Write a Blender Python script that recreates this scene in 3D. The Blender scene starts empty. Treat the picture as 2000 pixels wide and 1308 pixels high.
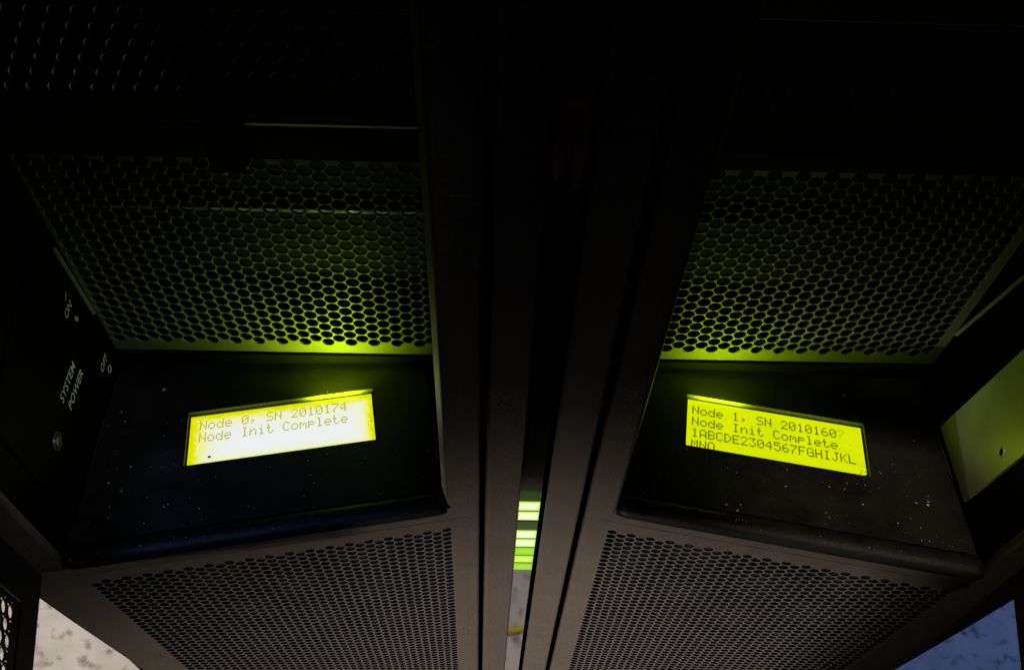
import bpy, bmesh, math, random
from mathutils import Vector, Matrix
random.seed(7)
R = math.radians
scene = bpy.context.scene
col = scene.collection
MM = 0.001
ZC = 1.5                      # height of the lens above the floor; measured points are in mm from the lens

def wp(x, y, z):
    return Vector((x * MM, y * MM, z * MM + ZC))

# ------------------------------------------------------------------ camera
cam_d = bpy.data.cameras.new('camera')
cam_d.sensor_width = 36.0
cam_d.lens = 1916.0 / 2000.0 * 36.0
cam_d.clip_start = 0.01
cam_d.clip_end = 60.0
cam = bpy.data.objects.new('camera', cam_d)
col.objects.link(cam)
dn = Vector((-70, 1286, 1916)).normalized()         # straight down, in image axes (right, down, forward)
ax = Vector((1, .0193, .0236)); ax -= dn * ax.dot(dn); ax.normalize()
up = -dn
ay = up.cross(ax)
Mw = Matrix((ax, ay, up))                            # image axes -> world axes
right = Mw @ Vector((1, 0, 0)); upv = Mw @ Vector((0, -1, 0)); back = Mw @ Vector((0, 0, -1))
cm = Matrix((right, upv, back)).transposed().to_4x4()
cm.translation = wp(0, 0, 0)
cam.matrix_world = cm
scene.camera = cam

# ------------------------------------------------------------------ world, lamps, exposure
w = bpy.data.worlds.new('World'); scene.world = w; w.use_nodes = True
bg = w.node_tree.nodes['Background']
bg.inputs[0].default_value = (.5, .55, .7, 1); bg.inputs[1].default_value = .0012

def aim(o, target):
    o.rotation_euler = (Vector(target) - o.location).to_track_quat('-Z', 'Y').to_euler()

def spot(name, loc, target, energy, color, angle, blend=1.0, size=.15):
    l = bpy.data.lights.new(name, 'SPOT'); l.energy = energy; l.color = color
    l.spot_size = R(angle); l.spot_blend = blend; l.shadow_soft_size = size
    o = bpy.data.objects.new(name, l); col.objects.link(o); o.location = loc; aim(o, target)
    return o

def area(name, loc, target, energy, color, sx, sy, spread=180):
    l = bpy.data.lights.new(name, 'AREA'); l.energy = energy; l.color = color
    l.shape = 'RECTANGLE'; l.size = sx; l.size_y = sy; l.spread = R(spread)
    o = bpy.data.objects.new(name, l); col.objects.link(o); o.location = loc; aim(o, target)
    return o

spot('ceiling_lamp_warm', (-1.5, .9, 2.7), (-.70, .45, 0), 345, (1, .895, .82), 19, .7)
spot('ceiling_lamp_cold', (1.9, 1.0, 2.7), (.80, .45, 0), 118, (.25, .41, 1), 19, .7)
spot('frame_fill', (-1.25, -1.95, 1.0), (.115, .23, .575), 215, (1, .89, .80), 21, 1.0, .08)  # added unseen spot, shaped to brighten the lower frames towards the middle
spot('floor_fill', (1.5, -.35, 2.5), (.045, .035, 0), 470, (1, .90, .87), 9.0, .9, .05)  # added unseen spot for the floor patch mirrored in the gloss strip
spot('cold_fill', (-.32, .02, 2.6), (-.18, .26, .93), 14.0, (.24, .44, 1), 11, 1.0, .03)
spot('warm_fill', (.24, .02, 2.6), (.245, .27, 0.92), 46, (1, .82, .60), 8, 1.0, .03)
spot('lettering_fill', (.75, -.40, 2.5), (-.255, .295, .955), 24, (.86, .93, 1), 6, 1.0, .04)  # added unseen spot that whitens the side wall lettering

scene.view_settings.view_transform = 'Standard'
scene.view_settings.look = 'None'
scene.view_settings.exposure = 0
scene.view_settings.gamma = 1
scene.cycles.max_bounces = 8
scene.cycles.sample_clamp_indirect = 3
scene.cycles.use_denoising = True

# ------------------------------------------------------------------ materials
def mat(name, color, rough=.5, metal=0, var=.0, vscale=60, bump=0, bscale=900, spec=.5, coat=0, rvar=0):
    m = bpy.data.materials.new(name); m.use_nodes = True
    nt = m.node_tree; N = nt.nodes; L = nt.links
    b = N['Principled BSDF']
    b.inputs['Base Color'].default_value = (*color, 1)
    b.inputs['Roughness'].default_value = rough
    b.inputs['Metallic'].default_value = metal
    b.inputs['Specular IOR Level'].default_value = spec
    b.inputs['Coat Weight'].default_value = coat
    tc = N.new('ShaderNodeTexCoord')
    if var or rvar:
        n = N.new('ShaderNodeTexNoise'); n.inputs['Scale'].default_value = vscale; n.inputs['Detail'].default_value = 6
        n.inputs['Roughness'].default_value = .65
        L.new(tc.outputs['Object'], n.inputs['Vector'])
        if var:
            r = N.new('ShaderNodeValToRGB')
            r.color_ramp.elements[0].position = .3; r.color_ramp.elements[1].position = .7
            r.color_ramp.elements[0].color = (*[c * (1 - var) for c in color], 1)
            r.color_ramp.elements[1].color = (*[min(1, c * (1 + var)) for c in color], 1)
            L.new(n.outputs['Fac'], r.inputs['Fac']); L.new(r.outputs['Color'], b.inputs['Base Color'])
        if rvar:
            mr = N.new('ShaderNodeMapRange'); mr.inputs[1].default_value = .3; mr.inputs[2].default_value = .7
            mr.inputs[3].default_value = rough - rvar; mr.inputs[4].default_value = rough + rvar
            L.new(n.outputs['Fac'], mr.inputs[0]); L.new(mr.outputs[0], b.inputs['Roughness'])
    if bump:
        n2 = N.new('ShaderNodeTexNoise'); n2.inputs['Scale'].default_value = bscale; n2.inputs['Detail'].default_value = 3
        L.new(tc.outputs['Object'], n2.inputs['Vector'])
        bp = N.new('ShaderNodeBump'); bp.inputs['Strength'].default_value = bump; bp.inputs['Distance'].default_value = .0006
        L.new(n2.outputs['Fac'], bp.inputs['Height']); L.new(bp.outputs['Normal'], b.inputs['Normal'])
    return m

M = {}
M['frame'] = mat('taupe_textured_paint', (.138, .119, .098), .6, spec=.25, var=.12, vscale=35, bump=.8, bscale=520, rvar=.06)
M['grille'] = mat('taupe_greyed_web', (.135, .127, .125), .5, var=.1, vscale=40, bump=.3, bscale=900)
M['black'] = mat('black_textured_paint', (.0016, .0016, .0016), .6, var=.3, vscale=30, bump=.4, bscale=900, spec=.03)
M['bezel'] = mat('display_bezel_plastic', (.11, .11, .09), .5)
M['shelf'] = mat('dusty_black_paint', (.011, .011, .0115), .5, var=.55, vscale=22, bump=.5, bscale=800, rvar=.12)
M['lip'] = mat('worn_black_rubber', (.010, .010, .0105), .55, var=.4, vscale=40, bump=.4, bscale=500, rvar=.1, spec=.3)
M['backpanel'] = mat('semi_gloss_dark_paint', (.080, .082, .062), .5, metal=.0, var=.15, vscale=30, bump=.25, bscale=900, spec=.12)
M['upper'] = mat('matt_black_perforated_steel', (.005, .005, .005), .7, spec=.05, var=.2, vscale=40)
M['rim'] = mat('worn_hole_rim', (.22, .22, .2), .5, metal=.3)
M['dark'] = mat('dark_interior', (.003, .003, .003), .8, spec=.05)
M['steel'] = mat('bare_galvanised_steel', (.48, .50, .45), .45, metal=.45, var=.12, vscale=18, bump=.15, bscale=300, rvar=.08)
M['white_ink'] = mat('white_screen_print', (.75, .77, .75), .6)
M['brown'] = mat('brown_painted_bar', (.07, .05, .035), .6, var=.15, vscale=30, bump=.3, spec=.1)
M['flange'] = mat('lit_flange_paint', (.30, .31, .22), .5, var=.15, vscale=60)  # brightness of the display-lit edge put into a paler colour
M['dust'] = mat('pale_dust', (.55, .53, .55), .8, var=.3, vscale=400)
M['doorblack'] = mat('satin_black_door_paint', (.014, .015, .018), .38, var=.2, vscale=30, bump=.3, bscale=700)
M['doorsheet'] = mat('door_sheet_steel', (.45, .42, .40), .35, metal=.4, var=.15, vscale=50)
M['screw'] = mat('blackened_screw', (.10, .10, .11), .35, metal=.7)
M['jeans'] = mat('blue_denim', (.018, .03, .075), .85, var=.35, vscale=40, bump=.3, bscale=1200)
M['shirt'] = mat('dark_grey_cotton', (.05, .055, .08), .85, var=.2, vscale=30)
M['skin'] = mat('skin', (.42, .24, .17), .55, var=.08, vscale=60)
M['hair'] = mat('dark_hair', (.02, .014, .01), .6)
M['shoe'] = mat('black_shoe', (.015, .015, .016), .5)
M['yellow'] = mat('yellow_cable_jacket', (.55, .38, .03), .45)

def acrylic():
    m = mat('smoked_gloss_acrylic', (.012, .013, .012), .04, spec=.75, coat=.6)
    return m
M['acrylic'] = acrylic()

def emit(name, color, strength=1.0, glossy=True):
    m = bpy.data.materials.new(name); m.use_nodes = True
    b = m.node_tree.nodes['Principled BSDF']
    b.inputs['Base Color'].default_value = (*[.02 * c for c in color], 1)
    b.inputs['Roughness'].default_value = .15
    b.inputs['Emission Color'].default_value = (*color, 1)
    b.inputs['Emission Strength'].default_value = strength
    return m

def led(name, core, rim, strength):
    # frosted bar: bright core, greener towards its edges
    m = bpy.data.materials.new(name); m.use_nodes = True
    nt = m.node_tree; N = nt.nodes; L = nt.links; b = N['Principled BSDF']
    b.inputs['Base Color'].default_value = (.02, .04, .01, 1); b.inputs['Roughness'].default_value = .2
    tc = N.new('ShaderNodeTexCoord'); sep = N.new('ShaderNodeSeparateXYZ'); L.new(tc.outputs['Generated'], sep.inputs[0])
    def edge(sock, k):
        a = N.new('ShaderNodeMath'); a.operation = 'SUBTRACT'; a.inputs[1].default_value = .5; L.new(sock, a.inputs[0])
        c = N.new('ShaderNodeMath'); c.operation = 'ABSOLUTE'; L.new(a.outputs[0], c.inputs[0])
        d = N.new('ShaderNodeMath'); d.operation = 'MULTIPLY'; d.inputs[1].default_value = 2; L.new(c.outputs[0], d.inputs[0])
        e = N.new('ShaderNodeMath'); e.operation = 'POWER'; e.inputs[1].default_value = k; L.new(d.outputs[0], e.inputs[0])
        return e.outputs[0]
    mx = N.new('ShaderNodeMath'); mx.operation = 'MAXIMUM'
    L.new(edge(sep.outputs[0], 7), mx.inputs[0]); L.new(edge(sep.outputs[2], 5), mx.inputs[1])
    r = N.new('ShaderNodeValToRGB'); e = r.color_ramp.elements
    e[0].position = .05; e[0].color = (*core, 1); e[1].position = .85; e[1].color = (*rim, 1)
    L.new(mx.outputs[0], r.inputs['Fac']); L.new(r.outputs['Color'], b.inputs['Emission Color'])
    b.inputs['Emission Strength'].default_value = strength
    return m
M['led_white'] = led('led_overexposed', (.90, .95, .62), (.50, .85, .05), 1.0)
M['led_hot'] = led('led_bright_green', (.66, .88, .10), (.26, .62, .0), 1.0)
M['led_green'] = led('led_green', (.33, .70, .0), (.20, .52, .0), 1.0)
M['led_dim'] = emit('led_dim', (.022, .065, .004), .5)
M['led_gap'] = emit('led_bar_glow', (.02, .10, .0), .55)

def lcd_hot():
    # washed-out yellow backlight: brightest in the middle, uneven yellow rim
    m = bpy.data.materials.new('lcd_backlight_bright'); m.use_nodes = True
    nt = m.node_tree; N = nt.nodes; L = nt.links; b = N['Principled BSDF']
    b.inputs['Base Color'].default_value = (.03, .03, .01, 1); b.inputs['Roughness'].default_value = .12
    uv = N.new('ShaderNodeUVMap'); uv.uv_map = 'UVMap'
    sep = N.new('ShaderNodeSeparateXYZ'); L.new(uv.outputs[0], sep.inputs[0])
    def mth(op, a, bb=None):
        n = N.new('ShaderNodeMath'); n.operation = op
        for i, v in enumerate((a, bb)):
            if v is None: continue
            if isinstance(v, (int, float)): n.inputs[i].default_value = v
            else: L.new(v, n.inputs[i])
        return n.outputs[0]
    u, v = sep.outputs[0], sep.outputs[1]
    # distance (mm) to each rim, weighted: the left and top rims are wider
    dl = mth('MULTIPLY', u, 123 * .62); dr = mth('MULTIPLY', mth('SUBTRACT', 1, u), 123 * .95)
    db = mth('MULTIPLY', v, 41 * 1.9); dt = mth('MULTIPLY', mth('SUBTRACT', 1, v), 41 * .85)
    d = mth('MINIMUM', mth('MINIMUM', dl, dr), mth('MINIMUM', db, dt))
    nz = N.new('ShaderNodeTexNoise'); nz.inputs['Scale'].default_value = 9; nz.inputs['Detail'].default_value = 4
    mp = N.new('ShaderNodeMapping'); mp.inputs['Scale'].default_value = (3, 1, 1)
    L.new(uv.outputs[0], mp.inputs[0]); L.new(mp.outputs[0], nz.inputs['Vector'])
    d2 = mth('ADD', d, mth('MULTIPLY', mth('SUBTRACT', nz.outputs['Fac'], .5), 7.0))
    r = N.new('ShaderNodeValToRGB'); e = r.color_ramp.elements
    e[0].position = .0; e[0].color = (.66, .72, .0, 1)
    e[1].position = 1; e[1].color = (.84, .87, .86, 1)
    for p, c in ((.13, (.80, .80, .0)), (.26, (.86, .88, .22)), (.45, (.86, .88, .60)), (.7, (.84, .87, .76))):
        x = e.new(p); x.color = (*c, 1)
    L.new(mth('DIVIDE', d2, 16.0), r.inputs['Fac'])
    L.new(r.outputs['Color'], b.inputs['Emission Color']); b.inputs['Emission Strength'].default_value = 1.0
    return m

def lcd_even():
    m = bpy.data.materials.new('lcd_backlight_even'); m.use_nodes = True
    nt = m.node_tree; N = nt.nodes; L = nt.links; b = N['Principled BSDF']
    b.inputs['Base Color'].default_value = (.03, .03, .01, 1); b.inputs['Roughness'].default_value = .12
    uv = N.new('ShaderNodeUVMap'); uv.uv_map = 'UVMap'
    nz = N.new('ShaderNodeTexNoise'); nz.inputs['Scale'].default_value = 5; nz.inputs['Detail'].default_value = 5
    L.new(uv.outputs[0], nz.inputs['Vector'])
    r = N.new('ShaderNodeValToRGB'); e = r.color_ramp.elements
    e[0].position = .3; e[0].color = (.62, .76, .0, 1); e[1].position = .7; e[1].color = (.74, .84, .0, 1)
    L.new(nz.outputs['Fac'], r.inputs['Fac'])
    # dirt creeping in along the rear rim and the outer front corner
    L.new(r.outputs['Color'], b.inputs['Emission Color']); b.inputs['Emission Strength'].default_value = 1.0
    return m
M['lcd_hot'] = lcd_hot(); M['lcd_even'] = lcd_even()
M['seg_hot'] = emit('lcd_segment_washed', (.50, .47, .0), 1.0)
M['seg_dark'] = emit('lcd_segment_dark', (.075, .095, .0), 1.0)
M['seg_ghost'] = emit('lcd_segment_ghost', (.46, .54, .0), 1.0)

def concrete():
    m = bpy.data.materials.new('worn_concrete'); m.use_nodes = True
    nt = m.node_tree; N = nt.nodes; L = nt.links; b = N['Principled BSDF']
    tc = N.new('ShaderNodeTexCoord')
    n1 = N.new('ShaderNodeTexNoise'); n1.inputs['Scale'].default_value = 14; n1.inputs['Detail'].default_value = 9; n1.inputs['Roughness'].default_value = .6
    n2 = N.new('ShaderNodeTexNoise'); n2.inputs['Scale'].default_value = 48; n2.inputs['Detail'].default_value = 4
    for n in (n1, n2): L.new(tc.outputs['Object'], n.inputs['Vector'])
    r1 = N.new('ShaderNodeValToRGB'); e = r1.color_ramp.elements
    e[0].position = .30; e[0].color = (.38, .355, .33, 1); e[1].position = .66; e[1].color = (.50, .475, .45, 1)
    L.new(n1.outputs['Fac'], r1.inputs['Fac'])
    r2 = N.new('ShaderNodeValToRGB'); e = r2.color_ramp.elements
    e[0].position = .30; e[0].color = (.24, .21, .18, 1); e[1].position = .46; e[1].color = (1, 1, 1, 1)
    L.new(n2.outputs['Fac'], r2.inputs['Fac'])
    mx = N.new('ShaderNodeMix'); mx.data_type = 'RGBA'; mx.blend_type = 'MULTIPLY'; mx.inputs[0].default_value = .85
    L.new(r1.outputs['Color'], mx.inputs[6]); L.new(r2.outputs['Color'], mx.inputs[7])
    # hairline cracks
    vo = N.new('ShaderNodeTexVoronoi'); vo.feature = 'DISTANCE_TO_EDGE'; vo.inputs['Scale'].default_value = 5.5
    wv = N.new('ShaderNodeMix'); wv.data_type = 'RGBA'; wv.inputs[0].default_value = .16
    L.new(tc.outputs['Object'], wv.inputs[6]); L.new(n1.outputs['Color'], wv.inputs[7]); L.new(wv.outputs[2], vo.inputs['Vector'])
    r3 = N.new('ShaderNodeValToRGB'); e = r3.color_ramp.elements
    e[0].position = .0; e[0].color = (.35, .33, .32, 1); e[1].position = .05; e[1].color = (1, 1, 1, 1)
    L.new(vo.outputs['Distance'], r3.inputs['Fac'])
    m2 = N.new('ShaderNodeMix'); m2.data_type = 'RGBA'; m2.blend_type = 'MULTIPLY'; m2.inputs[0].default_value = .0
    L.new(mx.outputs[2], m2.inputs[6]); L.new(r3.outputs['Color'], m2.inputs[7])
    L.new(m2.outputs[2], b.inputs['Base Color'])
    b.inputs['Roughness'].default_value = .7
    bp = N.new('ShaderNodeBump'); bp.inputs['Strength'].default_value = .3; bp.inputs['Distance'].default_value = .004
    L.new(n1.outputs['Fac'], bp.inputs['Height']); L.new(bp.outputs['Normal'], b.inputs['Normal'])
    return m
M['floor'] = concrete()

# ------------------------------------------------------------------ helpers
def link(name, me, m, parent=None):
    o = bpy.data.objects.new(name, me); col.objects.link(o)
    if m is not None: me.materials.append(m)
    if parent is not None:
        o.parent = parent
        o.matrix_parent_inverse = world_of(parent).inverted()
    return o

def world_of(o):
    mtx = o.matrix_basis.copy()
    if o.parent is not None: mtx = world_of(o.parent) @ o.matrix_parent_inverse @ mtx
    return mtx

def mesh(name, verts, faces, m, parent=None, recalc=True, smooth=False, bevel=0, seg=2):
    me = bpy.data.meshes.new(name); me.from_pydata([tuple(v) for v in verts], [], faces)
    if recalc:
        bm = bmesh.new(); bm.from_mesh(me)
        bmesh.ops.recalc_face_normals(bm, faces=bm.faces); bm.to_mesh(me); bm.free()
    if smooth:
        for p in me.polygons: p.use_smooth = True
    o = link(name, me, m, parent)
    if bevel:
        b = o.modifiers.new('edge', 'BEVEL'); b.width = bevel * MM; b.segments = seg; b.limit_method = 'ANGLE'; b.angle_limit = R(40)
    return o

def tag(o, label=None, cat=None, group=None, kind=None):
    if label: o['label'] = label
    if cat: o['category'] = cat
    if group: o['group'] = group
    if kind: o['kind'] = kind
    return o

def empty(name, loc):
    o = bpy.data.objects.new(name, None); col.objects.link(o); o.location = loc; o.empty_display_size = .05
    return o

def prism(A, B, faces_close=True):
    """closed solid between two matching outlines"""
    n = len(A); v = list(A) + list(B)
    f = [(i, (i + 1) % n, n + (i + 1) % n, n + i) for i in range(n)]
    f += [tuple(range(n - 1, -1, -1)), tuple(range(n, 2 * n))]
    return v, f

def boxw(x0, x1, y0, y1, z0, z1):
    return prism([wp(x0, y0, z0), wp(x1, y0, z0), wp(x1, y1, z0), wp(x0, y1, z0)],
                 [wp(x0, y0, z1), wp(x1, y0, z1), wp(x1, y1, z1), wp(x0, y1, z1)])

def merge(*parts):
    V = []; Fc = []
    for v, f in parts:
        o = len(V); V += list(v); Fc += [tuple(i + o for i in ff) for ff in f]
    return V, Fc

def perf(c0, r0, pitch, dia, rect, lim, n, depth, swap=False, ch=0, rims=None):
    """perforated sheet: hexagonal lattice with round holes, blank margin, square outline.
    returns local (u, w, d) vertices and faces"""
    h = pitch; c = pitch * math.sqrt(3) / 2
    u0, u1, w0, w1 = rect; lu0, lu1, lw0, lw1 = lim
    if swap:
        u0, u1, w0, w1 = w0, w1, u0, u1; lu0, lu1, lw0, lw1 = lw0, lw1, lu0, lu1
    V = []; F = []
    ang = [2 * math.pi * k / n for k in range(n)]
    cs = [(math.cos(a), math.sin(a)) for a in ang]
    hr = []
    for a in ang:
        x = (math.degrees(a) - 90) % 60
        if x > 30: x -= 60
        hr.append(h / 2 / math.cos(math.radians(x)))
    i0 = int((u0 - c0) / c) - 2; i1 = int((u1 - c0) / c) + 2
    r = dia / 2
    for i in range(i0, i1 + 1):
        cu = c0 + i * c
        off = (h / 2 if i % 2 else 0)
        j0 = int((w0 - r0) / h) - 2; j1 = int((w1 - r0) / h) + 2
        for j in range(j0, j1 + 1):
            cw = r0 + j * h + off
            if cu < u0 - h or cu > u1 + h or cw < w0 - h or cw > w1 + h: continue
            cl = lambda x, y: (min(max(x, u0), u1), min(max(y, w0), w1))
            b = len(V)
            hx = [cl(cu + hr[k] * cs[k][0], cw + hr[k] * cs[k][1]) for k in range(n)]
            hole = lu0 <= cu <= lu1 and lw0 <= cw <= lw1
            V += [(x, y, 0) for x, y in hx]
            if hole:
                V += [(cu + (r + ch) * q[0], cw + (r + ch) * q[1], 0) for q in cs]
                if ch: V += [(cu + r * q[0], cw + r * q[1], ch) for q in cs]
                V += [(cu + r * q[0], cw + r * q[1], depth) for q in cs]
                for k in range(n):
                    k2 = (k + 1) % n
                    F.append((b + k, b + k2, b + n + k2, b + n + k))
                    if ch and rims is not None: rims.append(len(F))
                    F.append((b + n + k, b + n + k2, b + 2 * n + k2, b + 2 * n + k))
                    if ch: F.append((b + 2 * n + k, b + 2 * n + k2, b + 3 * n + k2, b + 3 * n + k))
            else:
                a = 0.0
                for k in range(n):
                    k2 = (k + 1) % n; a += hx[k][0] * hx[k2][1] - hx[k2][0] * hx[k][1]
                if abs(a) < .02: del V[b:]; continue
                F.append(tuple(range(b, b + n)))
    if swap: V = [(y, x, d) for x, y, d in V]
    return V, F

def disc(center, normal, r, h, n=20, dome=.5):
    """a low domed button"""
    nrm = Vector(normal).normalized(); t = nrm.orthogonal().normalized(); b = nrm.cross(t)
    V = []; F = []
    rings = [(1, 0), (1, .5), (.88, .85), (.6, 1)]
    for rr, hh in rings:
        for k in range(n):
            a = 2 * math.pi * k / n
            V.append(center + (t * math.cos(a) + b * math.sin(a)) * r * rr * MM + nrm * h * hh * MM)
    for q in range(len(rings) - 1):
        for k in range(n):
            k2 = (k + 1) % n
            F.append((q * n + k, q * n + k2, (q + 1) * n + k2, (q + 1) * n + k))
    F.append(tuple((len(rings) - 1) * n + k for k in range(n)))
    return V, F

def ringw(center, normal, r, tube, n=28, m=8):
    nrm = Vector(normal).normalized(); t = nrm.orthogonal().normalized(); b = nrm.cross(t)
    V = []; F = []
    for k in range(n):
        a = 2 * math.pi * k / n; dirv = t * math.cos(a) + b * math.sin(a)
        for j in range(m):
            p = 2 * math.pi * j / m
            V.append(center + dirv * (r + tube * math.cos(p)) * MM + nrm * tube * math.sin(p) * MM)
    for k in range(n):
        for j in range(m):
            F.append((k * m + j, ((k + 1) % n) * m + j, ((k + 1) % n) * m + (j + 1) % m, k * m + (j + 1) % m))
    return V, F

# 5 x 7 dot-matrix characters
GL = {
'N': '10001 10001 11001 10101 10011 10001 10001', 'o': '00000 00000 01110 10001 10001 10001 01110',
'd': '00001 00001 01101 10011 10001 10001 01111', 'e': '00000 00000 01110 10001 11111 10000 01110',
'0': '01110 10001 10011 10101 11001 10001 01110', '1': '00100 01100 00100 00100 00100 00100 01110',
'2': '01110 10001 00001 00010 00100 01000 11111', '3': '11111 00010 00100 00010 00001 10001 01110',
'4': '00010 00110 01010 10010 11111 00010 00010', '5': '11111 10000 11110 00001 00001 10001 01110',
'6': '00110 01000 10000 11110 10001 10001 01110', '7': '11111 00001 00010 00100 01000 01000 01000',
',': '00000 00000 00000 00000 01100 00100 01000', 'S': '01111 10000 10000 01110 00001 00001 11110',
'I': '01110 00100 00100 00100 00100 00100 01110', 'n': '00000 00000 10110 11001 10001 10001 10001',
'i': '00100 00000 01100 00100 00100 00100 01110', 't': '01000 01000 11100 01000 01000 01001 00110',
'C': '01110 10001 10000 10000 10000 10001 01110', 'm': '00000 00000 11010 10101 10101 10001 10001',
'p': '00000 00000 11110 10001 11110 10000 10000', 'l': '01100 00100 00100 00100 00100 00100 01110',
'A': '01110 10001 10001 10001 11111 10001 10001', 'B': '11110 10001 10001 11110 10001 10001 11110',
'D': '11100 10010 10001 10001 10001 10010 11100', 'E': '11111 10000 10000 11110 10000 10000 11111',
'F': '11111 10000 10000 11110 10000 10000 10000', 'G': '01110 10001 10000 10111 10001 10001 01111',
'H': '10001 10001 10001 11111 10001 10001 10001', 'J': '00111 00010 00010 00010 00010 10010 01100',
'K': '10001 10010 10100 11000 10100 10010 10001', 'L': '10000 10000 10000 10000 10000 10000 11111',
'M': '10001 11011 10101 10101 10001 10001 10001', 'O': '01110 10001 10001 10001 10001 10001 01110',
':': '00000 00100 00000 00000 00000 00100 00000',
}

# ------------------------------------------------------------------ floor
me = bpy.data.meshes.new('floor')
me.from_pydata([(-8, -8, 0), (8, -8, 0), (8, 8, 0), (-8, 8, 0)], [], [(0, 1, 2, 3)])
tag(link('floor', me, M['floor']), 'pale worn concrete floor with stains and hairline cracks', 'floor', kind='structure')

# ------------------------------------------------------------------ cabinets
CA, SA = math.cos(R(10)), math.sin(R(10))

class Face:
    """the front plane of one cabinet: q runs outward from the gap between the two, t into the cabinet"""
    def __init__(s, side):
        s.side = side                                    # -1 left, +1 right
        s.yc = 257.6
        s.o = Vector((side * CA, -SA, 0)); s.i = Vector((side * SA, CA, 0))
        s.c = Vector((30.0, s.yc, 0))
    def mm(s, q, t, z):
        p = s.c + s.o * q + s.i * t; return Vector((p.x, p.y, z))
    def w(s, q, t, z):
        p = s.mm(q, t, z); return wp(p.x, p.y, p.z)

SHELF = math.tan(R(14.5)); SZ0 = -558.8
def zs(t): return SZ0 - SHELF * t

def taper(q, z, cfg):
    dz = min(max(-600 - z, 0), 320)
    if q <= 56 or dz == 0: return q
    return q - dz * cfg['taper'] * (q - 56) / 226.0 * (1 + .45 * max(0, (q - 284)) / 30)

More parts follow.
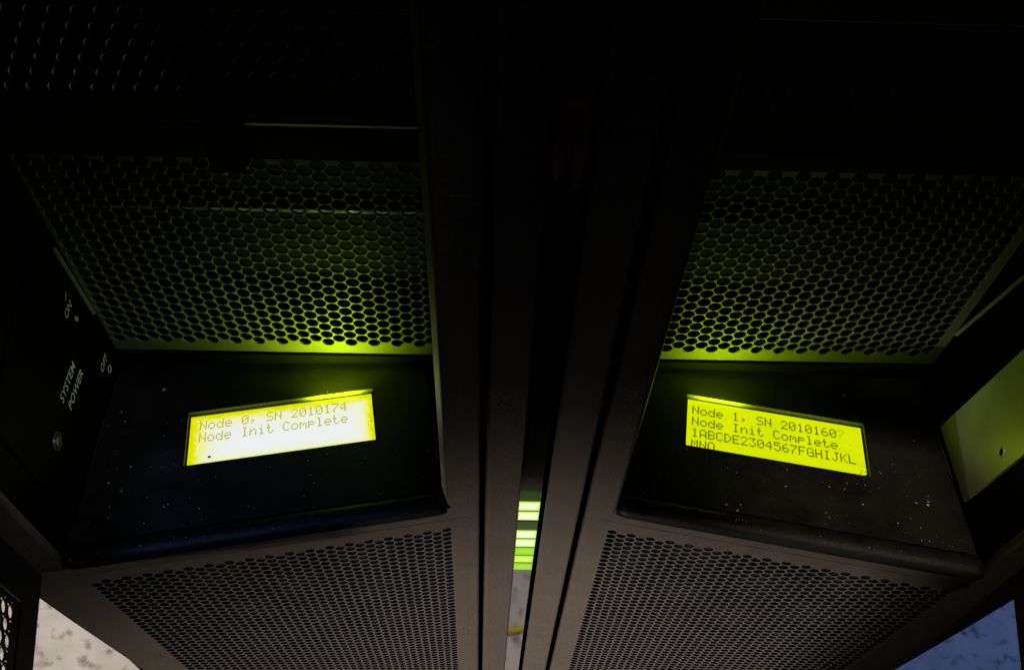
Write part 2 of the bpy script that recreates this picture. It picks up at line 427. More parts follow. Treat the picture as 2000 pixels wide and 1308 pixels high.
def build_cabinet(side, cfg):
    f = Face(side)
    root = empty('computer_cabinet', wp(30 + side * 150, 400, -1500))
    tag(root, cfg['label'], 'cabinet', 'perforated computer cabinets')
    # ---- front frame: one sheet with an upper opening and a grille opening
    qi, qo, qe = cfg['qi'], cfg['qo'], cfg['qe']
    Q = [33.6, qi, qo, qe]; GQ = (qi - 5.5, qo + 3.0)
    ZT, Z1, Z2, Z3, ZB = 70, -20, -566, -589, -1395
    Qs = sorted({33.6, GQ[0], qi, qo, GQ[1], qe}); Zs = [-1450, ZB] + [ZB + (Z3 - ZB) * k / 12 for k in range(1, 12)] + [Z3, Z2, Z1, ZT]
    def solid(i, j):
        q = (Qs[i] + Qs[i + 1]) / 2; z = (Zs[j] + Zs[j + 1]) / 2
        if qi < q < qo and Z2 < z < Z1: return False
        if GQ[0] < q < GQ[1] and ZB < z < Z3: return False
        return True
    bm = bmesh.new(); vs = {}
    def gv(i, j):
        if (i, j) not in vs: vs[i, j] = bm.verts.new(f.w(taper(Qs[i], Zs[j], cfg), 0, Zs[j]))
        return vs[i, j]
    for i in range(len(Qs) - 1):
        for j in range(len(Zs) - 1):
            if solid(i, j): bm.faces.new((gv(i, j), gv(i + 1, j), gv(i + 1, j + 1), gv(i, j + 1)))
    ret = bmesh.ops.extrude_face_region(bm, geom=list(bm.faces))
    ex = [g for g in ret['geom'] if isinstance(g, bmesh.types.BMVert)]
    bmesh.ops.translate(bm, verts=ex, vec=f.i * 14 * MM)
    bmesh.ops.recalc_face_normals(bm, faces=bm.faces)
    me = bpy.data.meshes.new('front_frame'); bm.to_mesh(me); bm.free()
    fr = link('front_frame', me, M['frame'], root)
    b = fr.modifiers.new('edge', 'BEVEL'); b.width = .0024; b.segments = 4; b.limit_method = 'ANGLE'; b.angle_limit = R(50)
    b.harden_normals = False
    for p in me.polygons: p.use_smooth = True
    fr.modifiers.new('wn', 'WEIGHTED_NORMAL')
    wz = [(qi - .4, .8), (qi + 1.55, 12.5), (qi - .4, 12.5)]
    v, fa = prism([f.w(q, t, -566) for q, t in wz], [f.w(q, t, -150) for q, t in wz])
    mesh('opening_flange', v, fa, M['flange'], root)
    # ---- lower grille
    zt = cfg['gz']
    V, F = perf(qi + 1.2, zt - 3.6, 7.2, 6.1, (GQ[0] - 6, GQ[1] + 5, ZB - 8, Z3 + 9), (qi - 1.5, qo - 2.5, -1385, zt - 2.0), 12, 1.2)
    depths = [p[2] for p in V]
    V = [f.w(taper(u, z, cfg), -.22 + d, z) for u, z, d in V]
    lg = mesh('lower_grille', V, F, M['frame'], root, recalc=False)
    lg.data.materials.append(M['grille']); lg.data.materials.append(M['dark'])  # same sheet: greyer web and dark hole walls are lighting put into colour
    for k, q in enumerate(F):
        if len(q) == 4: lg.data.polygons[k].material_index = 1 if max(depths[i] for i in q) < .1 else 2
    # dark baffle a little way behind the grille
    v, fa = prism([f.w(qi - 8, 32, -600), f.w(qo + 2, 32, -600), f.w(qo - 26, 32, -1440), f.w(qi - 8, 32, -1440)],
                  [f.w(qi - 8, 34, -600), f.w(qo + 2, 34, -600), f.w(qo - 26, 34, -1440), f.w(qi - 8, 34, -1440)])
    mesh('air_baffle', v, fa, M['baffle'] if 'baffle' in M else M['black'], root)
    # ---- body: outer side, top, rear and plinth
    oA = f.mm(cfg['qe'] - 20, 16, 0); iA = f.mm(36, 14.5, 0)
    yb = 900.0
    sx = 1 if side > 0 else -1
    def wall_quad(p0, p1, th, z0, z1):
        d = Vector((p1[0] - p0[0], p1[1] - p0[1], 0)).normalized(); nn = Vector((-d.y, d.x, 0)) * th
        a = [wp(p0[0], p0[1], z0), wp(p1[0], p1[1], z0), wp(p1[0] + nn.x, p1[1] + nn.y, z0), wp(p0[0] + nn.x, p0[1] + nn.y, z0)]
        bq = [wp(p0[0], p0[1], z1), wp(p1[0], p1[1], z1), wp(p1[0] + nn.x, p1[1] + nn.y, z1), wp(p0[0] + nn.x, p0[1] + nn.y, z1)]
        return prism(a, bq)
    xo = cfg['xbody']
    parts = [wall_quad((xo, oA.y), (xo, yb), 2, -1450, 62), wall_quad((iA.x, iA.y), (iA.x, yb), 2, -1450, 62),
             wall_quad((xo, yb + 2), (iA.x, yb + 2), 2, -1450, 62)]
    x0, x1 = sorted((xo, iA.x))
    parts.append(boxw(x0, x1, 262, yb, 64, 67))
    v, fa = merge(*parts); mesh('body', v, fa, M['doorblack'], root)
    v, fa = boxw(x0 + 8, x1 - 8, 262, yb - 10, -1500, -1452); mesh('plinth', v, fa, M['black'], root)
    # ---- recess walls
    A, B = cfg['wallA'], cfg['wallB']
    v, fa = wall_quad(A, B, 1.5 * (-sx), -640, 40)
    ow = mesh('side_wall', v, fa, M['black'], root)
    inn = f.mm(qi - .5, 14.5, 0)
    v, fa = wall_quad((inn.x, inn.y), (inn.x, 374), 1.5 * sx, -640, 40)
    mesh('side_wall', v, fa, M['black'], root)
    # recess ceiling
    x0, x1 = sorted((inn.x, B[0]))
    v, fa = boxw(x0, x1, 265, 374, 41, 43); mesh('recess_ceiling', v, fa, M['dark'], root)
    # ---- back panel with round holes
    cu = cfg['bcol']
    V, F = perf(cu, -571.6, 9.24, 8.5, (x0 + .5, x1 - .5, -640, -367), (x0 + 6, x1 - 6, -573, -392), 18, 1.6, ch=.22)
    V = [wp(u, 375 + d, z) for u, z, d in V]
    bpn = mesh('back_grille', V, F, M['backpanel'], root, recalc=False)
    v, fa = boxw(x0 + .5, x1 - .5, 371.8, 374.8, -640, -585.0); mesh('rear_shade_strip', v, fa, M['dark'], root, bevel=.8)  # added black strip: the shade below the back grille made as a part
    v, fa = boxw(x0 + 1, x1 - 1, 374.2, 374.8, -391.5, -368); mesh('header_strip', v, fa, M['header'], root)
    # ---- upper back panel, rows of larger holes
    rims = []
    V, F = perf(-300.0, cfg['ucol'], 10.7, 8.3, (x0 + .5, x1 - .5, -361, -291), (x0 + 14, x1 - 6, -350, -297), 18, 3.2, swap=True, ch=.45, rims=rims)
    V = [wp(u, 376 + d, z) for u, z, d in V]
    ug = mesh('upper_grille', V, F, M['upper'], root, recalc=False)
    ug.data.materials.append(M['rim'] if side < 0 else M['upper'])  # right rims take the dark sheet colour, their shade put into colour
    for k in rims: ug.data.polygons[k].material_index = 1
    v, fa = boxw(x0 + 2, x1 - 2, 380.5, 382, -322, -288); mesh('filter_plate', v, fa, M['filter'], root)
    v, fa = boxw(x0, x1, 371, 378, -290, -272); mesh('cross_bar', v, fa, M['brown'] if side > 0 else M['black'], root, bevel=1)
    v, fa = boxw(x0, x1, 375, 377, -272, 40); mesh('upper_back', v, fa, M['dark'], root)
    # folded lip between the two back panels
    lz = cfg['lipz']
    v, fa = boxw(-128 if side < 0 else x0 + 1, x1 - 1, 371.5, 374.4, lz - 1.7, lz); lp = mesh('panel_lip', v, fa, cfg['lipmat'], root)
    # things seen through the holes
    v, fa = boxw(x0 + 6, x1 - 6, 384, 386, -446, -443.4)
    v2, fa2 = boxw(x0 + 6, x1 - 6, 386, 402, -447, -446)
    mesh('inner_rail', *merge((v, fa), (v2, fa2)), M['railsteel'] if side < 0 else M['upper'], root)
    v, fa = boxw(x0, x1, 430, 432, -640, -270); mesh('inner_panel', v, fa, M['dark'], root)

    # ---- sloping shelf with a display opening
    lq0, lq1, lt0, lt1 = cfg['lcd']                      # opening in q, t
    def sp(q, t, up=0): return f.w(q, t + up * SHELF / math.hypot(1, SHELF) , zs(t) + up / math.hypot(1, SHELF))
    T0, T1 = 12.5, 205
    def qout(t):                                          # outer edge follows the side wall
        return cfg['qo'] - 10 * (t / 115.0)
    ts = [T0, lt0, lt1, T1]
    V = []; F = []
    for t in ts:
        V += [sp(qi - .3, t), sp(lq0, t), sp(lq1, t), sp(qout(t), t)]
    for j in range(3):
        for i in range(3):
            if i == 1 and j == 1: continue
            a = j * 4 + i; F.append((a, a + 1, a + 5, a + 4))
    n0 = len(V)
    cor = [(lq0, lt0), (lq1, lt0), (lq1, lt1), (lq0, lt1)]
    DEP = 3.0
    for q, t in cor: V.append(sp(q, t, -DEP - 1))
    idx = [1 * 4 + 1, 1 * 4 + 2, 2 * 4 + 2, 2 * 4 + 1]
    for k in range(4):
        k2 = (k + 1) % 4; F.append((idx[k], idx[k2], n0 + k2, n0 + k))
    shelf = mesh('display_shelf', V, F, M['shelf'], root)
    shelf.data.materials.append(M['bezel'])
    for p in list(shelf.data.polygons)[-4:]: p.material_index = 1
    # rolled front lip
    prof = [(15.0, -3.6), (13.2, -5.2), (11.4, -3.0), (9, .4), (6, 2.2), (2.5, 2.8), (-1.0, 2.2), (-3.2, .6), (-4.0, -1.6), (-3.9, -4.2), (-2.9, -6.0), (-.3, -6.8), (10, -6.8)]
    qa, qb = qi + .2, cfg['qo'] + cfg['lipx']
    NS = 40
    V = []; F = []; n = len(prof)
    for k in range(NS + 1):
        q = qa + (qb - qa) * k / NS
        sc = 1.0
        if k == 0 or k == NS: sc = .82
        for (t, z) in prof:
            V.append(f.w(q, 3 + (t - 3) * sc, zs(3) + .5 + z * sc))
    for k in range(NS):
        for j in range(n):
            j2 = (j + 1) % n
            F.append((k * n + j, k * n + j2, (k + 1) * n + j2, (k + 1) * n + j))
    F.append(tuple(range(n))); F.append(tuple(range(NS * n + n - 1, NS * n - 1, -1)))
    mesh('rolled_lip', V, F, M['lip'], root, smooth=True)
    # ---- display
    ins = 1.2
    c4 = [(lq0 + ins, lt0 + .2), (lq1 - ins, lt0 + .2), (lq1 - ins, lt1 - 1.6), (lq0 + ins, lt1 - 1.6)]
    left_first = c4 if side > 0 else [c4[1], c4[0], c4[3], c4[2]]   # from the reader's left
    P = [sp(q, t, -DEP) for q, t in left_first]
    me = bpy.data.meshes.new('display_screen'); me.from_pydata(P, [], [(0, 1, 2, 3)])
    uvl = me.uv_layers.new(name='UVMap')
    for li, uv in enumerate(((0, 0), (1, 0), (1, 1), (0, 1))): uvl.data[li].uv = uv
    screen = link('display_screen', me, cfg['screen'], root)
    tag(screen, cfg['screen_label'])
    # black gap round the glass
    bz = [(lq0 - .2, lt0 - .2), (lq1 + .2, lt0 - .2), (lq1 + .2, lt1 + .2), (lq0 - .2, lt1 + .2)]
    P2 = [sp(q, t, -DEP - .6) for q, t in bz]
    v, fa = prism(P2, [p - Vector((0, 0, .002)) for p in P2]); mesh('display_housing', v, fa, M['dark'], root)
    # characters
    def dotmesh(name, cells, m):
        V = []; F = []
        for (u0, v0, u1, v1) in cells:
            b0 = len(V)
            for (u, v) in ((u0, v0), (u1, v0), (u1, v1), (u0, v1)):
                p = P[0].lerp(P[1], u).lerp(P[3].lerp(P[2], u), v)
                V.append(p + nrm * .00025)
            F.append((b0, b0 + 1, b0 + 2, b0 + 3))
        return mesh(name, V, F, m, screen, recalc=False)
    nrm = (P[1] - P[0]).cross(P[3] - P[0]).normalized()
    if nrm.z < 0: nrm = -nrm
    def cells(text, row, u_start, pitch, rows, ch):
        out = []
        dw = pitch * .84 / 5; dh = ch / 7
        for k, c in enumerate(text):
            if c == ' ' or c not in GL: continue
            g = GL[c].split()
            for r in range(7):
                for q in range(5):
                    if g[r][q] == '1':
                        u = u_start + k * pitch + q * dw; v = rows[row] + ch / 2 - r * dh
                        out.append((u + dw * .03, v - dh * .97, u + dw * .97, v - dh * .03))
        return out
    cl = []
    for r, line in enumerate(cfg['text']): cl += cells(line, r, cfg['u0'], cfg['up'], cfg['rows'], cfg['ch'])
    dotmesh('characters', cl, cfg['seg'])
    if cfg.get('ghost'):
        for (r, k, c) in cfg['ghost']:
            dotmesh('ghost_character', cells(c, r, cfg['u0'] + k * cfg['up'], cfg['up'], cfg['rows'], cfg['ch']), M['seg_ghost'])
    # specks of dirt lying on the glass
    V = []; F = []
    rnd = random.Random(3 + side)
    for (u, v, s) in cfg['specks']:
        b0 = len(V); k = rnd.randint(4, 6)
        for a in range(k):
            an = 2 * math.pi * a / k + rnd.random() * .6; rr = s * (.6 + .6 * rnd.random())
            p = P[0].lerp(P[1], u + rr * math.cos(an) / 124).lerp(P[3].lerp(P[2], u + rr * math.cos(an) / 124), v + .6 * rr * math.sin(an) / 42)
            V.append(p + nrm * .0005)
        F.append(tuple(range(b0, b0 + k)))
    tag(mesh('dirt', V, F, M['dark'], screen, recalc=False), kind='stuff')
    # ---- added unseen lamps for the light the display throws
    lc = (P[0] + P[1] + P[2] + P[3]) / 4
    # (wide glow of the whole window, and a narrow lamp shifted inward to shape the grille glow; both tilt rearwards)
    ex = (P[1] - P[0]).normalized(); ey = nrm.cross(ex)
    ln = (P[1] - P[0]).length
    for wid, sh, en, tl, spr in ((.92, 0, cfg['power'], 28, 178), (.26, cfg['shift'], cfg['power2'], 62, 138)):
        l = bpy.data.lights.new('display_spill', 'AREA'); l.shape = 'RECTANGLE'
        l.size = ln * wid; l.size_y = .012
        l.energy = en; l.color = (.62, .92, .008); l.spread = R(spr)
        lo = bpy.data.objects.new('display_spill', l); col.objects.link(lo)
        mt = Matrix((ex, ey, nrm)).transposed() @ Matrix.Rotation(math.pi - R(tl), 3, 'X')
        m4 = mt.to_4x4(); m4.translation = lc + nrm * (.0052 if wid > .5 else .0065) + ey * (.006 if wid > .5 else .014) + ex * sh
        lo.matrix_world = m4
        lo.parent = screen; lo.matrix_parent_inverse = world_of(screen).inverted()
    # ---- screws on the shelf, chips of paint, dust
    sn = (sp(100, 20, 10) - sp(100, 20, 0)).normalized()
    for (q, t, r) in cfg['screws']:
        v, fa = disc(sp(q, t, .1), sn, r, 1.2); mesh('screw', v, fa, M['screw'], shelf, smooth=True)
    V = []; F = []
    def flake(q, t, r, up=.35):
        b0 = len(V); k = rnd.randint(4, 7)
        a0 = rnd.random() * 6
        for a in range(k):
            an = a0 + 2 * math.pi * a / k; rr = r * (.55 + .6 * rnd.random())
            V.append(sp(q + rr * math.cos(an), t + rr * 1.2 * math.sin(an), up))
        F.append(tuple(range(b0, b0 + k)))
    for (q, t, r) in cfg['chips']: flake(q, t, r)
    for k in range(cfg['ndust']):
        q = qi + 4 + (cfg['qo'] - qi - 14) * rnd.random(); t = 15 + 95 * rnd.random() ** 1.6
        if lq0 - 2 < q < lq1 + 2 and lt0 - 2 < t < lt1 + 2: continue
        flake(q, t, .14 + .40 * rnd.random() ** 4)
    for k in range(cfg['nlip']):
        q = qi + 4 + (cfg['qo'] - qi - 8) * rnd.random(); t = rnd.random() * 6
        b0 = len(V); r = .15 + .4 * rnd.random() ** 4
        for an in (0, 1.5, 3.0, 4.6):
            V.append(f.w(q + r * math.cos(an), t + r * math.sin(an), zs(3) + .5 + 2.95))
        F.append((b0, b0 + 1, b0 + 2, b0 + 3))
    tag(mesh('dust', V, F, M['dust'], shelf, recalc=False), kind='stuff')
    return root, f, ow, shelf, sp

# faint plate behind the topmost rows and the grille baffle
M['header'] = mat('brown_black_strip', (.012, .008, .004), .7, var=.2, vscale=40, spec=.03)
M['railsteel'] = mat('dull_rail_steel', (.35, .35, .33), .35, metal=.8, var=.8, vscale=70, rvar=.15)
M['filter'] = mat('grey_filter_plate', (.10, .10, .08), .6, var=.4, vscale=200)
M['baffle'] = mat('dark_grey_baffle', (.02, .02, .024), .6, var=.3, vscale=60)

left_cfg = dict(qi=54.4, qo=282, qe=314, taper=.060, gz=-591.5, gtilt=0, xbody=-282,
    wallA=(-248.4, 212), wallB=(-262, 374), bcol=-127.3, ucol=-42.1, lipz=-362.4, lipx=-.5, lipmat=M['steel'],
    label='left cabinet with a washed-out two-line display and SYSTEM POWER lettering beside it',
    screen_label='overexposed yellow-white display showing two lines of text',
    lcd=(92.6, 216.6, 61.0, 107.0), screen=M['lcd_hot'], seg=M['seg_hot'], power=.013, power2=.150, shift=.036,
    text=['Node 0, SN 2010174', 'Node Init Complete'], u0=.052, up=.0452, rows=[.80, .555, .31, .08], ch=.185,
    specks=[(.115, .15, 2.0), (.985, .42, .5), (.02, .62, .35), (.02, .10, .3), (.78, .985, .4), (.97, .36, .3), (.93, .035, .45), (.88, .02, .4)],
    screws=[(254, 48.3, 2.1), (56.9 + 3, 44.2, 2.0), (262, 116, 1.6)], chips=[(235.1, 131.7, 1.5), (250, 66, .8), (262, 55, .9), (226, 30, .5), (259, 28, .6), (84, 46, .45), (84.5, 43, .3)],
    ndust=190, nlip=45)
right_cfg = dict(qi=51.8, qo=273, qe=306, taper=.060, gz=-592.0, gtilt=0, xbody=332,
    wallA=(299.5, 213), wallB=(319, 374), bcol=140.1, ucol=-42.1 + 185, lipz=-376.5, lipx=.5, lipmat=M['upper'],
    label='right cabinet with a four-line yellow-green display and a bare metal strip inside',
    screen_label='yellow-green display showing four lines of text',
    lcd=(91.6, 213.2, 60.6, 107.0), screen=M['lcd_even'], seg=M['seg_dark'], power=.030, power2=.074, shift=-.038,
    text=['Node 1, SN 2010160', 'Node Init Complete', '1ABCDE2304567FGHIJKL', 'MNO'], u0=.028, up=.0463, rows=[.79, .56, .325, .10], ch=.175,
    ghost=[(0, 18, '7'), (1, 19, ':'), (2, 0, 'I')],
    specks=[(.93, .05, .5), (.945, .07, .4), (.96, .06, .7), (.972, .13, .6), (.965, .20, .35), (.985, .28, .3), (.99, .2, .5), (.91, .03, .35), (.98, .01, 1.0), (.995, .06, 1.0), (.985, .04, 1.2), (.97, .09, .7), (.992, .12, .8), (.955, .03, .6), (.98, .16, .35), (.37, .0, .5), (.25, .03, .3), (.3, .01, .3), (.6, .97, .3), (.05, .985, .3), (.9, .05, .3), (.975, .22, .3)],
    screws=[(247.9, 48.2, 2.1)], chips=[(202.6, 131.1, 1.5), (247.2, 44.9, .9), (240, 45, .7), (91, 20, .4), (119, 17, .9), (126, 14, 1.0), (128, 19, .6), (226, 26, .5)],
    ndust=190, nlip=36)

cabL, fL, wallL, shelfL, spL = build_cabinet(-1, left_cfg)
cabR, fR, wallR, shelfR, spR = build_cabinet(1, right_cfg)

# ---- left cabinet: lettering and fittings on the inner side wall
A, B = Vector((*left_cfg['wallA'], 0)), Vector((*left_cfg['wallB'], 0))
wd = (B - A).normalized(); wn = Vector((wd.y, -wd.x, 0))
if wn.x < 0: wn = -wn
def onwall(y, z, up=0):
    k = (y - A.y) / wd.y; p = A + wd * k + wn * up
    return wp(p.x, p.y, z)
v, fa = prism([onwall(236, -566, .2), onwall(366, -592, .2), onwall(366, -440, .2), onwall(236, -440, .2)],
              [onwall(236, -566, 1.6), onwall(366, -592, 1.6), onwall(366, -440, 1.6), onwall(236, -440, 1.6)])
panel = mesh('control_panel', v, fa, M['black'], cabL, bevel=.5)
def lettering(body, y, z, size, parent, ang=0, shear=0):
    cu = bpy.data.curves.new('lettering', 'FONT'); cu.body = body; cu.size = size * MM; cu.align_x = 'LEFT'; cu.align_y = 'BOTTOM_BASELINE'
    cu.resolution_u = 4; cu.offset = .00004; cu.shear = shear; cu.space_character = 1.05
    to = bpy.data.objects.new('lettering_curve', cu); col.objects.link(to)
    dg = bpy.context.evaluated_depsgraph_get()
    me = bpy.data.meshes.new_from_object(to.evaluated_get(dg))
    bpy.data.objects.remove(to); bpy.data.curves.remove(cu)
    me.name = 'lettering'; me.materials.clear()
    ex, ez = wd, Vector((0, 0, 1))
    c, s = math.cos(R(ang)), math.sin(R(ang))
    o0 = onwall(y, z, 1.8)
    for vt in me.vertices:
        px, py = vt.co.x, vt.co.y
        px, py = px * c - py * s, px * s + py * c
        vt.co = o0 + ex * px + ez * py
    return link('lettering', me, M['white_ink'], parent)
lettering('SYSTEM', 291, -517.0, 9.0, panel, -13)
lettering('POWER', 293.5, -530, 9.0, panel, -13)
lettering('ON', 340, -499.5, 8.2, panel, -13)
lettering('I', 349.5, -492, 7.4, panel, -60)
lettering('OFF', 343, -567, 8.2, panel, -13)
v, fa = ringw(onwall(353.2, -577, 1.9), wn, 2.7, .28, 24, 6); mesh('off_symbol', v, fa, M['white_ink'], panel)
v, fa = disc(onwall(349.1, -511, 1.6), wn, 1.9, 1.6); mesh('screw', v, fa, M['steel'], panel, smooth=True)
v, fa = ringw(onwall(267.1, -518.5, 1.8), wn, 5.4, .8); v2, fa2 = disc(onwall(267.1, -518.5, 1.6), wn, 4.5, 1.6)
mesh('key_lock', *merge((v, fa), (v2, fa2)), M['screw'], panel, smooth=True)
v, fa = prism([onwall(370.9, -538, .2), onwall(372.2, -538, .2), onwall(369.2, -465, .2), onwall(367.9, -465, .2)],
              [onwall(370.9, -538, 2.0), onwall(372.2, -538, 2.0), onwall(369.2, -465, 2.0), onwall(367.9, -465, 2.0)])
mesh('edge_strip', v, fa, M['rim'], cabL)
# latch block hanging above the back grille
v, fa = boxw(-148.5, -130.5, 361, 373.8, -389, -356); lt = mesh('latch', v, fa, M['dark'], cabL, bevel=1.2)
v, fa = boxw(-147, -130, 366, 372, -390.6, -389.4); v2, fa2 = boxw(-141.5, -139.5, 360, 361.4, -389.5, -387.6)
mesh('latch_spring', *merge((v, fa), (v2, fa2)), M['steel'], lt)

# ---- right cabinet: bare steel strip on the side wall
A2, B2 = Vector((*right_cfg['wallA'], 0)), Vector((*right_cfg['wallB'], 0))
wd2 = (B2 - A2).normalized(); wn2 = Vector((-wd2.y, wd2.x, 0))
if wn2.x > 0: wn2 = -wn2
def onwallR(y, z, up=0):
    k = (y - A2.y) / wd2.y; p = A2 + wd2 * k + wn2 * up
    return wp(p.x, p.y, z)
out = [(259.4, -566.5), (323.7, -585.5), (310.3, -468.3), (296, -345), (238.5, -345), (252.5, -490.1)]
v, fa = prism([onwallR(y, z, .2) for y, z in out], [onwallR(y, z, 2.2) for y, z in out])
strip = mesh('steel_strip', v, fa, M['steel'], cabR, bevel=.4)
v, fa = ringw(onwallR(265.6, -509.5, 2.3), wn2, 2.6, .6); v2, fa2 = disc(onwallR(265.6, -509.5, 2.0), wn2, 2.4, .5)
hole = mesh('screw_hole', v, fa, M['steel'], strip, smooth=True)
mesh('hole_core', v2, fa2, M['dark'], strip)
v, fa = prism([onwallR(372, -545, .2), onwallR(373.5, -545, .2), onwallR(350, -440, .2), onwallR(348.5, -440, .2)],
              [onwallR(372, -545, 2), onwallR(373.5, -545, 2), onwallR(350, -440, 2), onwallR(348.5, -440, 2)])
mesh('edge_strip', v, fa, M['rim'], cabR)
# thin worn edges where the shelves meet the side walls
for sp_, cab, cf, t0, t1 in ((spL, cabL, left_cfg, 60, 112), (spR, cabR, right_cfg, 70, 168)):
    q = lambda t: cf['qo'] - 10 * t / 115.0
    Aq = [sp_(q(t0) - .9, t0, .2), sp_(q(t0), t0, .2), sp_(q(t0), t0, 1.2), sp_(q(t0) - .9, t0, 1.2)]
    Bq = [sp_(q(t1) - .9, t1, .2), sp_(q(t1), t1, .2), sp_(q(t1), t1, 1.2), sp_(q(t1) - .9, t1, 1.2)]
    v, fa = prism(Aq, Bq); mesh('shelf_edge', v, fa, M['screw'], cab)

# ---- open doors of the upper openings, hinged at the outer edges
def door(f, cab, q, zbot, reach, sheet_mat, label=None):
    # plane perpendicular to the face, reaching towards the viewer (t negative)
    TH = 4.0
    def dp(t, z, k): return f.w(q + k, t, z)
    t0, t1 = -1.5, -reach
    m_b, m_h = 26.0, 26.0
    zt = 40.0
    bm = bmesh.new()
    tsx = [t0, t0 - m_h, t1 + m_h, t1]; zx = [zbot, zbot + m_b, zt - m_b, zt]
    vs = {}
    for i, t in enumerate(tsx):
        for j, z in enumerate(zx): vs[i, j] = bm.verts.new(dp(t, z, 0))
    for i in range(3):
        for j in range(3):
            if i == 1 and j == 1: continue
            bm.faces.new((vs[i, j], vs[i + 1, j], vs[i + 1, j + 1], vs[i, j + 1]))
    ret = bmesh.ops.extrude_face_region(bm, geom=list(bm.faces))
    ex = [g for g in ret['geom'] if isinstance(g, bmesh.types.BMVert)]
    bmesh.ops.translate(bm, verts=ex, vec=f.o * 5 * MM)
    bmesh.ops.recalc_face_normals(bm, faces=bm.faces)
    me = bpy.data.meshes.new('door'); bm.to_mesh(me); bm.free()
    d = link('door', me, sheet_mat, cab)
    b = d.modifiers.new('edge', 'BEVEL'); b.width = .0016; b.segments = 3; b.limit_method = 'ANGLE'; b.angle_limit = R(50)
    rims = []
    V, F = perf(t1 + m_h + 5, zbot + m_b + 6, 9.24, 7.0, (t1 + m_h, t0 - m_h, zbot + m_b, zt - m_b), (t1 + m_h + 4, t0 - m_h - 2, zbot + m_b + 9, zt - m_b - 5), 16, 1.1, ch=.25, rims=rims)
    V_d = [p[2] for p in V]
    V = [dp(u, z, .6 + dd) for u, z, dd in V]
    sh = mesh('perforated_sheet', V, F, M['doorblack'], d, recalc=False)
    sh.data.materials.append(M['doorsheet'])
    for k in range(16 * 0, len(F)):
        if len(F[k]) == 4 and any(V_d[i] > .3 for i in F[k]): sh.data.polygons[k].material_index = 1
    return d
dL = door(fL, cabL, 295.5, -568.5, 235, M['doorblack'])
tag(dL, 'open black door with a perforated steel sheet')
dR = door(fR, cabR, 288.5, -558, 235, M['brown'])

# ------------------------------------------------------------------ indicator column between the cabinets
colm = empty('indicator_column', wp(30, 262, -1500))
tag(colm, 'narrow taupe column between the two cabinets with a glossy strip of lit green bars', 'column')
for side, f, qa, qb in ((-1, fL, 8.6, 29.6), (1, fR, 7.8, 29.6)):
    P0 = [f.w(qa, 0, -1450), f.w(qb, 0, -1450), f.w(qb, 0, 70), f.w(qa, 0, 70)]
    P1 = [f.w(qa, 12, -1450), f.w(qb, 12, -1450), f.w(qb, 12, 70), f.w(qa, 12, 70)]
    v, fa = prism(P0, P1); mesh('trim', v, fa, M['frame'], colm, bevel=1.6, seg=4)
v, fa = boxw(-3, 63, 285, 310, -1450, 70); mesh('backing', v, fa, M['dark'], colm)
v, fa = boxw(19.5, 35.2, 261.5, 265, -1448, 68); acr = mesh('gloss_strip', v, fa, M['acrylic'], colm, bevel=.3)
ledz = [-563.6, -579.0, -594.5, -610.0, -625.6, -641.0, -656.2, -671.2, -686.2]
kinds = ['led_dim', 'led_white', 'led_white', 'led_dim', 'led_white', 'led_white', 'led_green', 'led_hot', 'led_green']
v, fa = boxw(20.2, 35.15, 261.2, 261.45, -701.2, -563.0); mesh('bar_glow', v, fa, M['led_gap'], acr)  # added glowing sheet: green bleed round the bars put into emission
for z, kd in zip(ledz, kinds):
    v, fa = boxw(20.9, 35.0, 260.7, 261.4, z - 13.0, z - .4)
    mesh('indicator_bar', v, fa, M[kd], acr)

# ------------------------------------------------------------------ yellow cable on the floor, mirrored in the gloss strip
cu = bpy.data.curves.new('cable', 'CURVE'); cu.dimensions = '3D'; cu.bevel_depth = .0055; cu.bevel_resolution = 3
s = cu.splines.new('BEZIER'); pts = [(-.9, .17), (-.35, .10), (.055, .06), (.4, -.03), (1.0, .02)]
s.bezier_points.add(len(pts) - 1)
for bpnt, (x, y) in zip(s.bezier_points, pts):
    bpnt.co = (x, y, .006); bpnt.handle_left_type = bpnt.handle_right_type = 'AUTO'
tmp = bpy.data.objects.new('tmp', cu); col.objects.link(tmp)
me = bpy.data.meshes.new_from_object(tmp.evaluated_get(bpy.context.evaluated_depsgraph_get()))
bpy.data.objects.remove(tmp)
me.materials.clear()
tag(link('cable', me, M['yellow']), 'thin yellow cable across the concrete floor in front of the cabinets', 'cable')

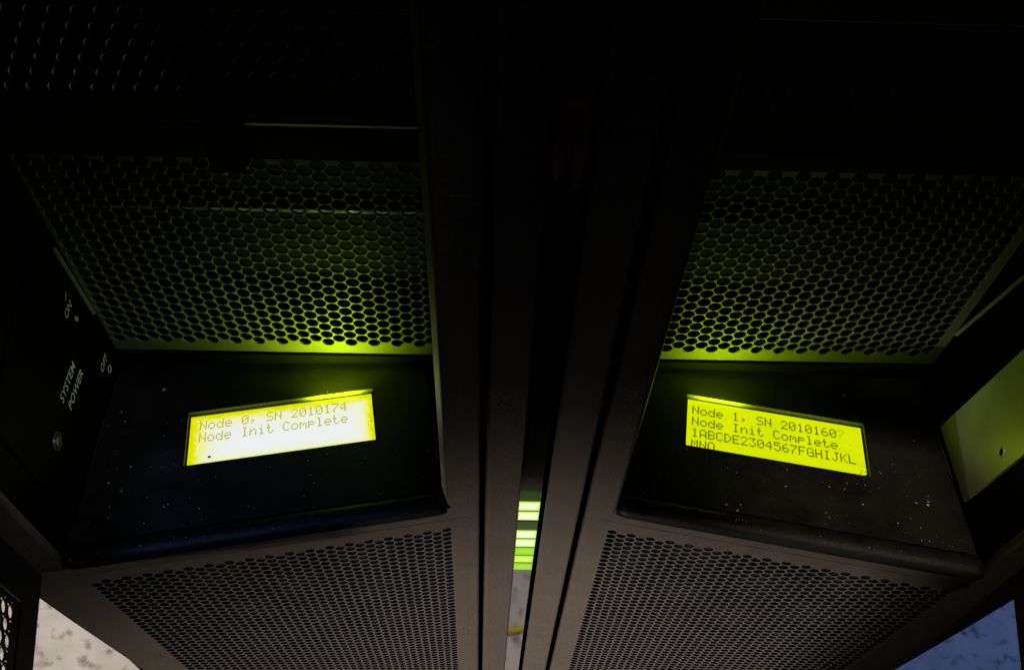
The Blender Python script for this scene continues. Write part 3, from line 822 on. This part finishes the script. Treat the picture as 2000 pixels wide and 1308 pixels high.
# ------------------------------------------------------------------ the photographer, mirrored in the gloss strip
def person():
    V = []; Ed = []; Rd = []
    def add(p, r, prev=None):
        V.append(p); Rd.append(r)
        if prev is not None: Ed.append((prev, len(V) - 1))
        return len(V) - 1
    def chain(start, pts):
        k = start
        for p, r in pts: k = add(p, r, k)
        return k
    X, Y0 = .0, -.44
    pel = add((X, Y0, .96), .145)
    ch = chain(pel, [((X, Y0 - .01, 1.10), .135), ((X, Y0, 1.26), .15), ((X, Y0 + .01, 1.40), .14)])
    nk = chain(ch, [((X, Y0 + .02, 1.50), .065), ((X, Y0 + .045, 1.56), .06)])
    chain(nk, [((X, Y0 + .065, 1.64), .088), ((X, Y0 + .06, 1.72), .085)])
    for sx, dx in ((-1, 0), (1, .02)):
        chain(pel, [((X + sx * .095, Y0, .88), .098), ((X + sx * .10, Y0 + .03, .50), .066), ((X + sx * .10, Y0 + .035, .44), .064),
                    ((X + sx * .105, Y0 - .01, .28), .060), ((X + sx * .105, Y0 - .02, .10), .045), ((X + sx * .105, Y0 - .01, .05), .045),
                    ((X + sx * .115, Y0 + .10, .042), .042), ((X + sx * .12, Y0 + .18, .032), .030)])
    # left arm raised to the phone, right arm hanging a little forward
    lw = chain(ch, [((X - .19, Y0, 1.41), .062), ((X - .24, Y0 + .07, 1.16), .045), ((-.10, -.15, 1.40), .030), ((-.092, -.085, 1.455), .030)])
    rw = chain(ch, [((X + .19, Y0, 1.41), .062), ((X + .23, Y0 + .05, 1.14), .045), ((X + .16, Y0 + .20, .93), .030), ((X + .125, Y0 + .235, .885), .032)])
    # fingers
    for wr, base, dirs in ((rw, Vector((X + .10, Y0 + .26, .835)), ((-.030, 0, .078), (-.011, .004, .088), (.010, .004, .083), (.029, 0, .066))),):
        for dx, dy, ln in dirs:
            b0 = base + Vector((dx, dy, 0))
            chain(wr, [(tuple(b0), .0105), (tuple(b0 + Vector((dx * .1, .012, -ln * .45))), .0090), (tuple(b0 + Vector((dx * .1, .010, -ln))), .0075)])
        chain(wr, [(tuple(base + Vector((-.048, .012, .022))), .012), (tuple(base + Vector((-.062, .030, -.012))), .0100), (tuple(base + Vector((-.058, .040, -.038))), .0085)])
    for k in range(4):
        off = Vector((-.010 + .004 * k, -.030 + .018 * k, .020 - .014 * k))
        b0 = Vector((-.086, -.050, 1.485)) + off
        chain(lw, [(tuple(b0), .0100), (tuple(b0 + Vector((.006, .024, .012))), .0088), (tuple(b0 + Vector((.026, .026, .014))), .0075)])
    chain(lw, [((-.080, -.075, 1.500), .0115), ((-.066, -.056, 1.525), .0100), ((-.050, -.040, 1.530), .0085)])
    me = bpy.data.meshes.new('person'); me.from_pydata(V, Ed, [])
    o = bpy.data.objects.new('person', me); col.objects.link(o)
    sk = o.modifiers.new('skin', 'SKIN'); sk.use_smooth_shade = True
    for i, r in enumerate(Rd): me.skin_vertices[0].data[i].radius = (r, r)
    me.skin_vertices[0].data[0].use_root = True
    o.modifiers.new('sub', 'SUBSURF').levels = 2
    dg = bpy.context.evaluated_depsgraph_get()
    m2 = bpy.data.meshes.new_from_object(o.evaluated_get(dg))
    o.modifiers.clear(); o.data = m2; bpy.data.meshes.remove(me); m2.name = 'person'
    m2.materials.clear()
    for k in ('jeans', 'shirt', 'skin', 'shoe'): m2.materials.append(M[k])
    for p in m2.polygons:
        c = p.center; hand = (c.x < -.05 and c.y > -.17) or (c.z < .99 and c.y > Y0 + .155 and c.z > .5)
        if hand or c.z > 1.515: k = 2
        elif c.z < .085: k = 3
        elif c.z < .99: k = 0
        else: k = 1
        p.material_index = k; p.use_smooth = True
    tag(o, 'photographer in blue jeans standing on the concrete floor with a phone raised', 'person')
    # hair
    bm = bmesh.new(); bmesh.ops.create_uvsphere(bm, u_segments=24, v_segments=14, radius=.1)
    for v in list(bm.verts):
        v.co.y *= 1.12; v.co.z *= 1.05
    bmesh.ops.delete(bm, geom=[v for v in bm.verts if v.co.z < -.03 or (v.co.y > .055 and v.co.z < .045)], context='VERTS')
    bmesh.ops.translate(bm, verts=bm.verts, vec=Vector((X, Y0 + .048, 1.70)))
    hm = bpy.data.meshes.new('hair'); bm.to_mesh(hm); bm.free()
    link('hair', hm, M['hair'], o)
    return o
person()
# the phone behind the lens
bm = bmesh.new(); bmesh.ops.create_cube(bm, size=1)
bmesh.ops.scale(bm, verts=bm.verts, vec=(.152, .074, .008)); bmesh.ops.translate(bm, verts=bm.verts, vec=(.0, -.02, .0085))
bmesh.ops.transform(bm, matrix=cm, verts=bm.verts)
me = bpy.data.meshes.new('phone'); bm.to_mesh(me); bm.free()
ph = tag(link('phone', me, M['doorblack']), 'black phone held up by the photographer in jeans', 'phone')
ph.modifiers.new('edge', 'BEVEL').width = .003
